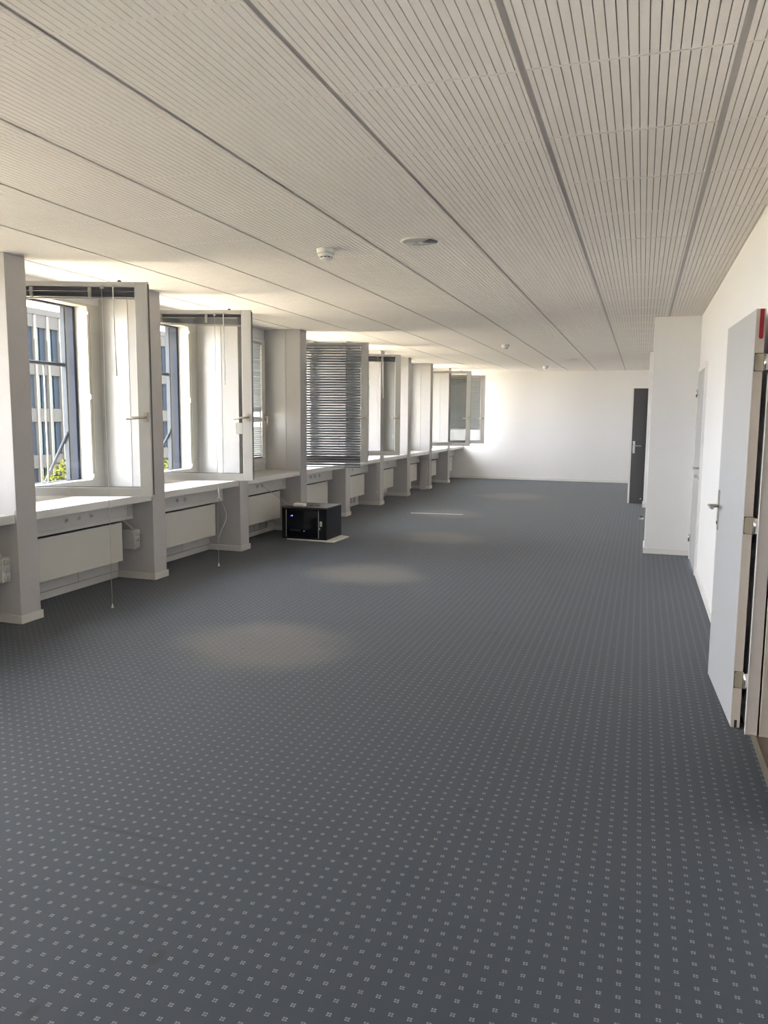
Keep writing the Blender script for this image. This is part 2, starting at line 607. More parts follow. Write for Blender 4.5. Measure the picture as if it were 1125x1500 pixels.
# ------------------------------------------------------------------ windows
SW, SZ0, SZ1 = 1.23, 0.872, 2.402        # sash
ANG = {-5: 20, -4: 16, -3: 18, -2: 15, 0: 19.3, 1: 16.4, 3: 15.75, 4: 35.75, 7: 15.25, 8: 20.75}
ST = 0.05                                 # sash thickness


def sash_mesh():
    b = MB()
    b.box(0, 0.075, -ST, 0, SZ0, SZ1)
    b.box(SW - 0.088, SW, -ST, 0, SZ0, SZ1)
    b.box(0.075, SW - 0.088, -ST, 0, SZ0, SZ0 + 0.066)
    b.box(0.075, SW - 0.088, -ST, 0, SZ1 - 0.036, SZ1)
    return b.mesh('sash', 'frame')


def bead_mesh():
    a0, a1, c0, c1 = 0.075, SW - 0.088, SZ0 + 0.066, SZ1 - 0.036
    b = MB()
    y0, y1 = -0.026, -0.014
    b.box(a0, a0 + 0.005, y0, y1, c0, c1).box(a1 - 0.005, a1, y0, y1, c0, c1)
    b.box(a0, a1, y0, y1, c0, c0 + 0.005).box(a0, a1, y0, y1, c1 - 0.005, c1)
    return b.mesh('gasket', 'gasket')


def edge_mesh():
    # dark rebate seal around the free edge of the sash
    b = MB()
    b.box(SW, SW + 0.004, -ST * 0.55, -0.004, SZ0 + 0.01, SZ1 - 0.01)
    b.box(0.02, SW, -ST * 0.55, -0.004, SZ1, SZ1 + 0.003)
    return b.mesh('edge_seal', 'gasket')


def pane_mesh():
    return box(0.078, SW - 0.091, -0.022, -0.018, SZ0 + 0.069, SZ1 - 0.039).mesh('pane', 'glass')


def handle_mesh(down):
    z = 1.45
    x = SW - 0.034
    b = MB().box(x - 0.014, x + 0.014, -ST - 0.010, -ST, z - 0.036, z + 0.036)
    b.lathe([(0.009, 0), (0.009, 0.034)], 12, T(x, -ST - 0.010, z) @ RX(PI / 2))
    if down:
        b.tube([(x, -ST - 0.044, z + 0.008), (x, -ST - 0.047, z - 0.04), (x, -ST - 0.044, z - 0.115)], 0.0095, 8)
    else:
        b.tube([(x + 0.008, -ST - 0.044, z), (x - 0.05, -ST - 0.048, z - 0.004), (x - 0.125, -ST - 0.046, z - 0.012)], 0.0095, 8)
    return b.mesh('handle', 'brass')


SASH, BEAD, PANE, EDGE = sash_mesh(), bead_mesh(), pane_mesh(), edge_mesh()
HND = {True: handle_mesh(True), False: handle_mesh(False)}


def window(k):
    y0 = far(k) if k >= K0 else YB
    y1 = near(k + 1) if k < K1 else YF
    lab = {-1: 'window bay cut off by the left picture edge', 0: 'nearest open window, sash swung in beside the first pillar',
           1: 'second open window with a paper label under its handle', 2: 'closed window with the damaged grey blind',
           3: 'open window whose sash carries the lowered dark blind', 4: 'half open window with loose cords hanging in front',
           5: 'closed sixth window, hidden between pillars', 6: 'closed seventh window, hidden between pillars',
           7: 'open clear sash second from the far wall', 8: 'last open window with a half lowered grey blind'}.get(k, 'window behind the camera')
    w = empty('window_%d' % (k - K0 + 2), (XW, y0, 0))
    tag(w, lab, 'window', 'windows along the left wall', 'structure')
    W_ = y1 - y0
    # fixed frame
    ja, jb = 0.045, W_ - 0.17
    f = MB()
    f.box(-0.115, 0.006, 0.0005, ja, S1, 2.41)
    f.box(-0.115, 0.006, jb, W_ - 0.0005, S1, 2.41)
    f.box(-0.115, 0.006, ja, jb, S1, 0.895)
    f.box(-0.115, 0.006, ja, jb, 2.388, 2.41)
    f.build('frame', 'frame', w)
    o = MB()
    o.box(-0.165, -0.115, ja, ja + 0.03, 0.85, 2.41)
    o.box(-0.165, -0.115, jb - 0.03, jb, 0.85, 2.41)
    o.box(-0.165, -0.115, ja, jb, 0.85, 0.90)
    o.box(-0.165, -0.115, ja, jb, 2.375, 2.41)
    o.build('outer_frame', 'frame_out', w)
    if k >= -1:
        if k in ANG:
            box(0.006, 0.012, jb - 0.002, jb + 0.022, 0.90, 2.385).build('lock_strip', 'cream', w)
            box(0.006, 0.014, jb + 0.032, jb + 0.046, 0.93, 2.36).build('lock_strip', 'cream', w)
        s = MB()
        for z in (0.93, 1.62, 2.34):
            s.box(0.012, 0.019, jb + 0.002, jb + 0.016, z - 0.02, z + 0.02)
        if k in ANG:
            s.build('striker', 'chrome', w)
        # outside: awning guide, fall bar, drop arm and cable
        box(-0.262, -0.22, jb - 0.012, jb + 0.006, 0.82, 2.44).build('awning_guide', 'alu', w)
        box(-0.262, -0.22, ja - 0.006, ja + 0.012, 0.82, 2.44).build('awning_guide', 'alu', w)
        MB().tube([(-0.24, ja, 1.895), (-0.24, jb, 1.895)], 0.017, 12).build('fall_bar', 'alu', w)
        MB().tube([(-0.215, jb - 0.02, 1.31), (-0.35, jb - 0.02, 1.09), (-0.485, jb - 0.02, 0.86)], 0.014, 8).build('drop_arm', 'alu', w)
        MB().tube([(-0.24, jb - 0.255, 1.88), (-0.24, jb - 0.255, 0.80)], 0.008, 8).build('guide_rod', 'cream', w)
    # sash
    a = math.radians(ANG.get(k, 90))
    s = put('sash', SASH, w, 0.003, 1)
    hy = 0.03 if k in ANG else 0.085
    s.location = (0.025 if k in ANG else 0.0075, hy, 0)
    s.rotation_euler = (0, 0, a)
    put('pane', PANE, s)
    put('gasket', BEAD, s)
    put('edge_seal', EDGE, s)
    put('handle', HND[k not in ANG], s)
    hg = MB()
    for z in (SZ0 + 0.09, SZ1 - 0.09):
        hg.lathe([(0.008, 0), (0.008, 0.07)], 10, T(-0.004, -0.004, z - 0.035))
    hg.build('hinge', 'frame', s)
    if k in (0, 1, 7):
        MB().lathe([(0.014, 0), (0.014, 0.008), (0.006, 0.014)], 10, T(SW - 0.20, -0.02, SZ1 + 0.002)).build('stop_buffer', 'gasket', s)
    if k == 1:
        p = box(SW - 0.155, SW - 0.098, -0.0245, -0.0222, 1.30, 1.40).build('paper_label', 'paper', s)
    return w, s, a


WIN = {}
for k in range(K0 - 1, K1 + 1):
    WIN[k] = window(k)


# ------------------------------------------------------------------ blinds (they hang on the sashes)
def blind_root(k, label):
    w, s, a = WIN[k]
    r = empty('venetian_blind', (w.location.x + s.location.x, w.location.y + s.location.y, 0), a)
    return tag(r, label, 'blind', 'venetian blinds on the windows')


def clip(b, x, z):
    b.box(x - 0.010, x + 0.010, -ST - 0.016, -ST + 0.004, z - 0.04, z + 0.03)
    b.lathe([(0.012, 0), (0.012, 0.006)], 10, T(x, -ST - 0.016, z + 0.005) @ RX(PI / 2))


def tassel(b, x, y, z):
    b.lathe([(0.003, 0.03), (0.0045, 0.028), (0.006, 0.012), (0.011, 0.0)], 12, T(x, y, z))


A0, A1 = 0.078, SW - 0.091
for k, tilt, lab in ((0, 0.0, 'raised dark blind at the top of the nearest open sash'),
                     (1, 0.022, 'raised dark blind sagging at the top of the second sash'),
                     (4, 0.0, 'raised dark blind at the top of the fifth sash')):
    r = blind_root(k, lab)
    zt = SZ1 - 0.038
    yb = -0.046
    box(A0, A1, yb, -0.024, zt - 0.026, zt).build('headrail', 'bar', r)
    for j in range(9):
        z = zt - 0.030 - j * 0.0042
        sk = tilt * (j + 2) / 10
        b = MB().prism([(A0 + 0.01, z), (A1 - 0.004, z - sk), (A1 - 0.004, z - sk - 0.0028), (A0 + 0.01, z - 0.0028)], 'y', yb + 0.001 * (j % 2), -0.024)
        b.build('slat', 'bar', r)
    z = zt - 0.072
    MB().prism([(A0 + 0.01, z), (A1 - 0.002, z - tilt), (A1 - 0.002, z - tilt - 0.009), (A0 + 0.01, z - 0.009)], 'y', yb, -0.024).build('bottom_rail', 'slat', r)
    for x in ((0.42, 0.83) if k != 4 else (0.70, 0.93)):
        b = MB()
        clip(b, x, zt - 0.034)
        b.build('clip', 'plastic', r)
    cx = {0: 0.915, 1: 0.905, 4: 0.86}[k]
    zl = {0: 0.042, 1: 0.078, 4: 0.30}[k]
    box(cx - 0.012, cx + 0.012, -ST - 0.008, -ST, zt - 0.012, zt + 0.012).build('cord_guide', 'plastic', r)
    box(cx + 0.073, cx + 0.087, -ST - 0.008, -ST, zt - 0.006, zt + 0.016).build('cord_guide', 'plastic', r)
    y = -ST - 0.012
    b = MB().tube([(cx, y, zt)] + [(cx + 0.002 * math.sin(i), y, zt + (zl + 0.03 - zt) * i / 12) for i in range(1, 13)], 0.0019, 6)
    b.build('pull_cord', 'cord', r)
    b = MB()
    tassel(b, cx + 0.002 * math.sin(12), y, zl)
    b.build('tassel', 'white', r)
    MB().tube([(cx + 0.08, y, zt), (cx + 0.082, y, zt - 0.3), (cx + 0.088, y, zt - 0.62)], 0.0042, 8).build('tilt_wand', 'white', r)
    if k == 1:
        pts = []
        for i in range(25):
            t = i / 24
            pts.append((cx + 0.012 + 0.075 * math.sin(PI * t) ** 2 * (0.35 + t), y - 0.004, 0.80 - 0.45 * t))
        MB().tube(pts, 0.002, 6).build('slack_cord', 'wcord', r)
    if k == 4:
        pts = [(0.62, y - 0.004, 2.28), (0.63, y - 0.02, 2.0), (0.58, y - 0.02, 1.6), (0.50, y - 0.02, 1.2), (0.40, y - 0.01, 0.95)]
        pts = [tuple(Vector(p)) for p in pts]
        MB().tube(pts, 0.0028, 6).build('slack_cord', 'cord', r)
        MB().tube([(0.62, y - 0.004, 2.28), (0.72, y - 0.01, 2.0), (0.75, y - 0.012, 1.85), (0.74, y - 0.012, 1.7)], 0.0028, 6).build('slack_cord', 'wcord', r)

SLAT = {}


def slat_mesh(key, x0, x1, wd, matname, tl):
    # gently crowned slat, tilted by tl
    b = MB()
    n = 4
    prof = [(-wd / 2 + wd * i / n, 0.0022 * (1 - (2 * i / n - 1) ** 2)) for i in range(n + 1)]
    rot = lambda p: (p[0] * math.cos(tl) - p[1] * math.sin(tl), p[0] * math.sin(tl) + p[1] * math.cos(tl))
    out = [rot(p) for p in prof] + [rot((p[0], p[1] - 0.0008)) for p in reversed(prof)]
    b.prism(out, 'x', x0, x1)
    SLAT[key] = b.mesh('slat', matname)
    return SLAT[key]


# fourth sash: the lowered dark blind hanging in front of the whole sash
r = blind_root(3, 'fully lowered dark venetian blind on the fourth open sash')
me = slat_mesh('lowered', 0.02, SW - 0.095, 0.035, 'slat', math.radians(-44))
zt = SZ1 - 0.03
box(0.02, SW - 0.095, -ST - 0.034, -ST - 0.006, zt - 0.028, zt).build('headrail', 'slat', r)
N = 46
z1, z0 = zt - 0.045, 0.845
for i in range(N):
    o = put('slat', me, r)
    o.location = (random.uniform(-0.002, 0.002), -ST - 0.020, z1 + (z0 - z1) * i / (N - 1))
    o.rotation_euler = (random.uniform(-0.07, 0.07), random.uniform(-0.0016, 0.0016), 0)
MB().prism([(0.015, 0.824), (SW - 0.092, 0.816), (SW - 0.092, 0.806), (0.015, 0.814)], 'y', -ST - 0.035, -ST - 0.006).build('bottom_rail', 'bar', r)
for x in (0.33, 0.86):
    MB().tube([(x, -ST - 0.037, zt), (x, -ST - 0.037, 0.83)], 0.0012, 5).build('ladder_cord', 'bar', r)
MB().tube([(0.95, -ST - 0.042, zt), (0.952, -ST - 0.042, 1.9)], 0.003, 6).build('tilt_wand', 'bar', r)

# third window, closed: a grey blind with two bent gaps
r = blind_root(2, 'damaged grey venetian blind on the closed third window')
me = slat_mesh('closed', A0, A1, 0.030, 'slat_light', math.radians(-46))
zt = SZ1 - 0.04
box(A0, A1, -0.048, -0.024, zt - 0.026, zt).build('headrail', 'slat_light', r)
N = 56
for i in range(N):
    z = zt - 0.04 - (zt - 0.04 - 0.975) * i / (N - 1)
    o = put('slat', me, r)
    o.location = (0, -0.038, z)
    if i in (33, 34, 35, 38, 39, 40):
        # slats pushed up and askew, leaving an open wedge below them
        n = (i - 33) % 5
        o.rotation_euler = (0.0, -0.045 + 0.01 * n, 0)
        o.location.z = z + 0.030 + 0.016 * n - 0.03
    else:
        o.rotation_euler = (random.uniform(-0.05, 0.05), random.uniform(-0.001, 0.001), 0)
box(A0, A1, -0.048, -0.026, 0.945, 0.957).build('bottom_rail', 'bar', r)
for x in (0.3, 0.9):
    MB().tube([(x, -0.051, zt), (x, -0.051, 0.95)], 0.0012, 5).build('ladder_cord', 'wcord', r)

# last window: a blind lowered to two thirds, pale, behind the clear sash
r = blind_root(8, 'pale grey blind lowered two thirds on the last window')
me = slat_mesh('pale', 0.06, SW - 0.11, 0.026, 'slat_light', math.radians(-52))
zt = SZ1 - 0.05
box(0.06, SW - 0.11, -ST - 0.030, -ST - 0.004, zt - 0.026, zt).build('headrail', 'slat_light', r)
N = 46
for i in range(N):
    o = put('slat', me, r)
    o.location = (0, -ST - 0.018, zt - 0.04 - (zt - 0.04 - 1.22) * i / (N - 1))
box(0.06, SW - 0.11, -ST - 0.03, -ST - 0.006, 1.185, 1.20).build('bottom_rail', 'bar', r)
MB().tube([(0.55, -ST - 0.034, zt), (0.55, -ST - 0.034, 0.98)], 0.0015, 5).build('pull_cord', 'wcord', r)

# ------------------------------------------------------------------ sills, trunking, radiators
for k in range(K0 - 1, K1 + 1):
    y0 = far(k) if k >= K0 else YB
    y1 = near(k + 1) if k < K1 else YF
    s = empty('windowsill', (XW, y0, S0))
    tag(s, 'pale windowsill board ' + BAY.get(k, 'behind the camera'), 'windowsill', 'pale sills between the pillars', 'structure')
    L_ = y1 - y0
    box(0.0, 0.17, 0.001, L_ - 0.001, 0.0, S1 - S0).build('rear_board', 'sill', s)
    box(0.176, -4.096 - XW, 0.001, L_ - 0.001, 0.0, S1 - S0).build('front_board', 'sill', s, 0.004)
    if k < -1:
        continue
    # cable trunking under the sill
    xt = -4.295
    t = empty('cable_trunking', (xt, y0, 0.545))
    tag(t, 'beige metal cable trunking ' + BAY[k], 'trunking', 'cable trunkings under the sills')
    box(XL + 0.007 - xt, -0.004, 0.001, L_ - 0.002, 0.0, S0 - 0.545).build('channel', 'trunk', t)
    box(-0.004, 0, 0.001, L_ - 0.092, 0.034, S0 - 0.545 - 0.002).build('cover', 'trunk', t, 0.001)
    box(-0.004, 0, L_ - 0.089, L_ - 0.002, 0.034, S0 - 0.545 - 0.002).build('end_cover', 'trunk', t, 0.001)
    box(-0.004, 0.002, 0.001, L_ - 0.002, 0.0, 0.031).build('lip', 'trunk', t, 0.001)
    outs = {0: (0.546, 0.692, 0.845), 1: (0.52, 0.66), 2: (0.62, 0.74), 3: (0.60, 0.76, 0.92), 4: (0.55, 0.68), 5: (0.45, 0.6, 0.85)}.get(k, (0.5, 0.65))
    for j, yy in enumerate(outs):
        q = MB().lathe([(0.026, 0), (0.026, 0.003), (0.023, 0.0045)], 24, T(0, yy, 0.090) @ RY(PI / 2)).build('outlet', 'trunk', t)
        MB().lathe([(0.0205, 0.0045), (0.0195, 0.0052)], 20, T(0, yy, 0.090) @ RY(PI / 2)).build('insert', 'plastic', q)
        if j != 1:
            MB().box(0.005, 0.0062, yy - 0.013, yy - 0.004, 0.086, 0.094).box(0.005, 0.0062, yy + 0.004, yy + 0.013, 0.086, 0.094).build('pin_hole', 'dark', q)
    sb = MB()
    for yy in (L_ - 0.11, L_ - 0.03):
        sb.lathe([(0.004, 0), (0.004, 0.002)], 8, T(0, yy, 0.1) @ RY(PI / 2))
    sb.build('screw', 'gasket', t)
    # radiator
    xr, ya, yb = -4.31, 0.03, L_ - 0.14
    rd = empty('radiator', (xr, y0, 0))
    tag(rd, 'flat beige panel radiator ' + BAY[k], 'radiator', 'flat panel radiators under the sills')
    box(-0.012, 0, ya, yb, 0.185, 0.525).build('front_panel', 'radiator', rd, 0.004)
    box(-0.09, -0.016, ya + 0.02, yb - 0.004, 0.195, 0.515).build('body', 'dark', rd)
    box(-0.10, -0.016, ya + 0.01, yb - 0.01, 0.5265, 0.531).build('top_grille', 'gasket', rd)
    for yy in (ya + 0.25, yb - 0.25):
        box(XL + 0.0085 - xr, -0.09, yy - 0.015, yy + 0.015, 0.22, 0.5).build('bracket', 'gasket', rd)
    if k in (0, 1):
        box(-0.07, -0.03, yb + 0.004, yb + 0.012, 0.22, 0.50).build('side_cap', 'dark', rd)
    if k >= 2:
        v = MB().lathe([(0.012, 0), (0.012, 0.03), (0.020, 0.032), (0.020, 0.075), (0.016, 0.082)], 16, T(-0.05, yb, 0.49) @ RX(-PI / 2))
        v.build('valve', 'plastic', rd)
        MB().tube([(-0.05, yb + 0.02, 0.49), (-0.05, yb + 0.02, 0.25), (-0.09, yb + 0.02, 0.22), (XL + 0.020 - xr, yb + 0.02, 0.22)], 0.009, 8).build('pipe', 'gasket', rd)
    if k in (2, 4):
        for yy in (0.95, 1.12):
            box(XL + 0.030 - xr, XL + 0.058 - xr, yy, yy + 0.055, 0.064, 0.40).build('pipe_cover', 'lower', rd)
    if k <= 1:
        tb = MB().tube([(-0.05, yb - 0.005, 0.20), (-0.05, yb + 0.03, 0.20)], 0.007, 8)
        tb.build('drain_plug', 'gasket', rd)


# ------------------------------------------------------------------ triple socket boxes on the pillar sides
def socket_box(k, label, x, z):
    y = near(k) - 0.0
    r = empty('socket_box', (x, y, z))
    tag(r, label, 'socket box', 'grey triple socket boxes on the pillars')
    box(-0.066, 0.058, -0.078, -0.001, 0, 0.175).build('housing', 'socket', r, 0.005)
    for i in range(3):
        m = T(0.058, -0.040, 0.034 + 0.053 * i) @ RY(PI / 2)
        s = MB().lathe([(0.025, 0), (0.025, 0.010), (0.022, 0.014)], 18, m).build('socket', 'socket', r)
        MB().lathe([(0.019, 0.014), (0.016, 0.020), (0.004, 0.022)], 16, m).build('lid', 'plastic', s)
    e = 0.53 - z
    MB().tube([(0.0, -0.03, 0.17), (-0.005, -0.03, 0.185), (-0.03, -0.03, 0.20), (-0.07, -0.03, e - 0.02), (-0.10, -0.03, e)], 0.010, 10).build('conduit', 'socket', r)


socket_box(1, 'grey triple socket box on the second pillar', -4.285, 0.278)
socket_box(0, 'grey triple socket box cut by the left picture edge', -4.215, 0.30)

# ------------------------------------------------------------------ server cabinet, board, device, cables
bd = MB().prism([(-3.975, 8.432), (-3.36, 8.392), (-3.335, 8.86), (-3.50, 8.945), (-3.95, 8.95)], 'z', 0.0, 0.010).build('board', 'paper')
tag(bd, 'thin white board lying under the black server cabinet', 'board')
CX, CY, CW, CD, CH = -4.045, 8.445, 0.575, 0.49, 0.385
sv = empty('server_cabinet', (CX, CY, 0.010))
tag(sv, 'small black server cabinet on the carpet by the fourth pillar', 'cabinet')
b = MB().box(0, CW, 0.012, CD, 0, CH - 0.018)
b.build('body', 'rack', sv, 0.004)
box(-0.002, CW + 0.002, 0.0, CD + 0.002, CH - 0.016, CH).build('top_panel', 'racktop', sv, 0.003)
dr = box(0.004, CW - 0.004, 0.0, 0.011, 0.006, CH - 0.020).build('door', 'rack', sv, 0.002)
box(0.066, CW - 0.105, -0.003, 0.0, 0.030, CH - 0.045).build('smoked_pane', 'smoked', dr)
for x in (0.058, CW - 0.101):
    box(x, x + 0.007, -0.004, 0.0, 0.022, CH - 0.034).build('trim_strip', 'plastic', dr)
box(CW - 0.082, CW - 0.052, -0.007, 0.0, 0.165, 0.225).build('lock_plate', 'socket', dr, 0.002)
MB().tube([(CW - 0.067, -0.007, 0.195), (CW - 0.067, -0.02, 0.195)], 0.008, 10).build('lock_barrel', 'steel', dr)
box(CW - 0.084, CW - 0.077, -0.010, -0.003, 0.125, 0.150).build('key_tag', 'white', dr)
box(0.108, 0.245, -0.0045, -0.003, 0.094, 0.120).build('switch_unit', 'bar', sv)
box(0.118, 0.130, -0.0048, -0.003, 0.270, 0.282).build('status_light', 'led_blue', sv)
box(0.134, 0.146, -0.0048, -0.003, 0.274, 0.284).build('status_light', 'led_white', sv)
box(0.288, 0.298, -0.0048, -0.003, 0.098, 0.103).build('status_light', 'led_white', sv)
for i, (x, y) in enumerate(((0.30, 0.2), (0.38, 0.22))):
    MB().lathe([(0.028, 0), (0.028, 0.002), (0.02, 0.003)], 18, T(x, y, CH)).build('knockout', 'rack', sv)
for i in range(5):
    box(CW, CW + 0.0015, 0.12 + 0.06 * i, 0.15 + 0.06 * i, 0.30, 0.306).build('vent_slot', 'dark', sv)
dv = empty('network_device', (-3.905, 8.50, 0.395))
tag(dv, 'small white plastic device on top of the black cabinet', 'device')
box(-0.012, 0.125, 0.0, 0.085, 0.0, 0.034).build('case', 'white', dv, 0.006)
box(0.0, 0.11, -0.0008, 0.001, 0.006, 0.009).build('vent', 'plastic', dv)
pc = [(-4.285, 8.42, 0.632), (-4.27, 8.43, 0.622), (-4.20, 8.455, 0.57), (-4.10, 8.49, 0.49), (-4.02, 8.52, 0.425), (-3.975, 8.53, 0.402), (-3.92, 8.54, 0.400)]
cb = MB().tube(pc, 0.0038, 8).build('power_cable', 'cord')
tag(cb, 'thin grey cable running from the trunking to the white device', 'cable')

# a board leaning against the eighth pillar, under the sill
lb = empty('leaning_board', (-4.18, near(7) - 0.16, 0.0))
tag(lb, 'narrow grey board leaning against the eighth pillar', 'board')
m = MB().box(-0.07, 0.07, -0.009, 0.009, 0.0, 0.60).xf(RX(math.radians(-13)))
m.build('plank', 'pillar', lb, 0.002)
fs = MB().box(-3.31, -2.51, 11.50, 11.53, 0.0, 0.003).xf(T(-2.9, 11.5, 0) @ RZ(0.12) @ T(2.9, -11.5, 0)).build('floor_strip', 'paper')
tag(fs, 'thin pale strip lying on the carpet beyond the cabinet', 'strip')

ws = empty('wall_socket', (-4.33, near(6) - 0.005, 1.10))
tag(ws, 'white wall socket on the seventh pillar, seen through the fifth sash', 'socket')
box(-0.04, 0.04, -0.012, 0, -0.04, 0.04).build('plate', 'white', ws, 0.004)
MB().lathe([(0.021, 0), (0.021, 0.002)], 18, T(0, -0.012, 0) @ RX(PI / 2)).build('insert', 'plastic', ws)

# ------------------------------------------------------------------ ceiling fittings
for i, (x, y, lab) in enumerate(((-1.985, 4.83, 'nearest white smoke detector on the ceiling'),
                                 (-1.977, 11.78, 'middle white smoke detector on the ceiling'),
                                 (-1.959, 16.74, 'farthest white smoke detector near the far wall'))):
    r = empty('smoke_detector', (x, y, ZC))
    tag(r, lab, 'smoke detector', 'smoke detectors on the ceiling')
    MB().lathe([(0.060, 0.0), (0.060, -0.006), (0.058, -0.026), (0.056, -0.028)], 32).build('base', 'white', r)
    MB().lathe([(0.053, -0.028), (0.050, -0.044), (0.044, -0.052)], 32).build('collar', 'white', r)
    MB().lathe([(0.041, -0.052), (0.041, -0.058)], 32).build('sensor_gap', 'dark', r)
    MB().lathe([(0.043, -0.058), (0.040, -0.066), (0.028, -0.070)], 32).build('cap', 'white', r)
    rb = MB()
    for j in range(10):
        a = 2 * PI * j / 10
        rb.box(-0.003, 0.003, 0.040, 0.0435, -0.059, -0.051)
        rb.v[-8:] = [tuple(RZ(a) @ Vector(v)) for v in rb.v[-8:]]
    rb.build('rib', 'white', r)
for i, (x, y, lab) in enumerate(((-1.335, 4.775, 'round recessed downlight near the first smoke detector'),
                                 (-1.253, 14.74, 'round recessed downlight near the far wall'))):
    r = empty('downlight', (x, y, ZC))
    tag(r, lab, 'downlight', 'recessed downlights in the ceiling')
    MB().lathe([(0.104, 0.001), (0.124, 0.001), (0.127, -0.003), (0.121, -0.008), (0.108, -0.008), (0.104, -0.003)], 40, cap=False).build('trim_ring', 'white', r)
    MB().lathe([(0.104, -0.0045), (0.102, -0.002)], 40).build('backing', 'felt', r)
    for j, (a0, a1, mt) in enumerate(((-0.7, 0.7, 'chrome'), (0.7, 2.44, 'plastic'), (2.44, 3.84, 'chrome'), (3.84, 5.58, 'plastic'))):
        q = MB()
        n = 8
        q.v = [(0, 0, -0.0085)] + [(0.102 * math.cos(a0 + (a1 - a0) * i / n), 0.102 * math.sin(a0 + (a1 - a0) * i / n), -0.0050) for i in range(n + 1)]
        q.f = [(0, i + 1, i + 2) for i in range(n)]
        q.sm = [True] * n
        q.build('reflector_blade', mt, r)
    MB().lathe([(0.016, -0.009), (0.014, -0.013), (0.008, -0.014)], 16).build('lamp_cap', 'white', r)

# ------------------------------------------------------------------ doors
def door_handle_parts(parent, x, y, z, side, toward, plate_h=0.225, mt='steel'):
    """long plate and lever; side -1 = faces -x; toward = direction of the lever along y"""
    b = MB().box(x, x + side * 0.006, y - 0.018, y + 0.018, z - plate_h * 0.6, z + plate_h * 0.4)
    b.build('handle_plate', 'steel', parent, 0.0028)
    b = MB().tube([(x, y, z), (x + side * 0.05, y, z)], 0.0095, 12)
    b.tube([(x + side * 0.05, y - toward * 0.0095, z), (x + side * 0.05, y + toward * 0.12, z)], 0.0095, 12)
    b.build('lever', mt, parent)
    MB().lathe([(0.009, 0), (0.009, 0.003)], 12, T(x + side * 0.006, y, z - plate_h * 0.42) @ RY(side * PI / 2)).build('keyhole', 'dark', parent)


# near door, swung right back against the wall
d1 = empty('door_1', (0.466, 3.933, 0), math.atan2(0.466 - 0.427, 0.819))
tag(d1, 'grey door in the foreground, folded back against the right wall', 'door', kind='structure')
LH = 1.96
leaf = box(0, 0.041, 0, 0.82, 0.008, LH).build('leaf', 'door', d1, 0.0015)
box(0.001, 0.040, -0.003, 0.0, 0.008, LH).build('edge_band', 'door_edge', leaf)
door_handle_parts(leaf, 0.0, 0.775, 0.988, -1, -1)
tp = MB().prism([(0.016, 1.835), (0.020, 1.828), (0.030, 1.828), (0.034, 1.835), (0.034, LH), (0.016, LH)], 'y', -0.0045, -0.003).build('red_seal_strip', 'red', leaf)
box(0.016, 0.028, -0.0046, -0.003, 0.008, 0.045).build('bottom_seal', 'dark', leaf, 0.002)
for z in (1.724, 0.981, 0.243):
    h = MB().prism([(0.006, z - 0.032), (0.012, z - 0.038), (0.044, z - 0.038), (0.044, z + 0.038), (0.012, z + 0.038), (0.006, z + 0.032)], 'y', -0.0062, -0.003).build('hinge', 'hinge', d1)
    box(0.0035, 0.0445, -0.0040, -0.003, z - 0.041, z + 0.041).build('hinge_recess', 'gasket', h)
    hk = MB().lathe([(0.008, -0.036), (0.008, 0.036)], 14, T(0.052, -0.012, z))
    hk.box(0.040, 0.052, -0.007, -0.004, z - 0.034, z + 0.034)
    hk.build('knuckle', 'chrome', h)
    hs = MB()
    for dz, dx in ((-0.026, 0.021), (0.026, 0.021), (0.0, 0.024)):
        hs.lathe([(0.0028, 0), (0.0028, 0.0012)], 8, T(dx, -0.0062, z + dz) @ RX(PI / 2))
    hs.build('screw', 'steel', h)
# its frame in the right wall
tf = empty('trim_2', (XR, D1B, 0))
tag(tf, 'beige steel frame of the foreground doorway', 'door frame', kind='structure')
box(-0.024, 0.026, -0.012, 0.035, 0, D1H + 0.05).build('jamb', 'dframe', tf, 0.002)
box(-0.027, -0.022, -0.014, -0.006, 0, D1H + 0.05).build('jamb_edge', 'skirtw', tf)
box(0.026, 0.034, 0.0, 0.02, 0, D1H).build('rebate_seal', 'dark', tf)
box(0.034, 0.15, -0.022, 0.02, 0, D1H + 0.03).build('inner_jamb', 'door_edge', tf, 0.002)
box(-0.024, 0.026, D1A - D1B - 0.035, 0.035, D1H, D1H + 0.05).build('head', 'dframe', tf, 0.002)
box(-0.024, 0.15, D1A - D1B - 0.035, D1A - D1B + 0.012, 0, D1H + 0.05).build('jamb', 'dframe', tf, 0.002)

# second door, closed, beside the boxed-out column
d2 = empty('door_2', (XR - 0.012, D2A, 0))
tag(d2, 'closed grey door in the right wall beside the white column', 'door', kind='structure')
W2 = D2B - D2A
leaf = box(0.0, 0.04, 0.012, W2 - 0.012, 0.006, D2H - 0.012).build('leaf', 'door', d2, 0.002)
box(-0.008, 0.10, -0.05, 0.010, 0, D2H + 0.04).build('jamb', 'skirtw', d2, 0.002)
box(-0.008, 0.10, W2 - 0.010, W2 + 0.05, 0, D2H + 0.04).build('jamb', 'skirtw', d2, 0.002)
box(-0.008, 0.10, 0.010, W2 - 0.010, D2H - 0.010, D2H + 0.04).build('head', 'skirtw', d2, 0.002)
door_handle_parts(leaf, 0.0, 0.075, 1.005, -1, 1)
MB().tube([(-0.006, 0.075, 0.93), (-0.02, 0.075, 0.93)], 0.004, 8).box(-0.045, -0.018, 0.073, 0.077, 0.915, 0.945).build('key', 'steel', leaf)
for z in (1.727, 0.228):
    h = MB().lathe([(0.010, -0.04), (0.010, 0.04)], 12, T(-0.014, W2 - 0.005, z))
    h.box(-0.012, -0.004, W2 - 0.04, W2, z - 0.036, z + 0.036)
    h.build('hinge', 'chrome', d2)

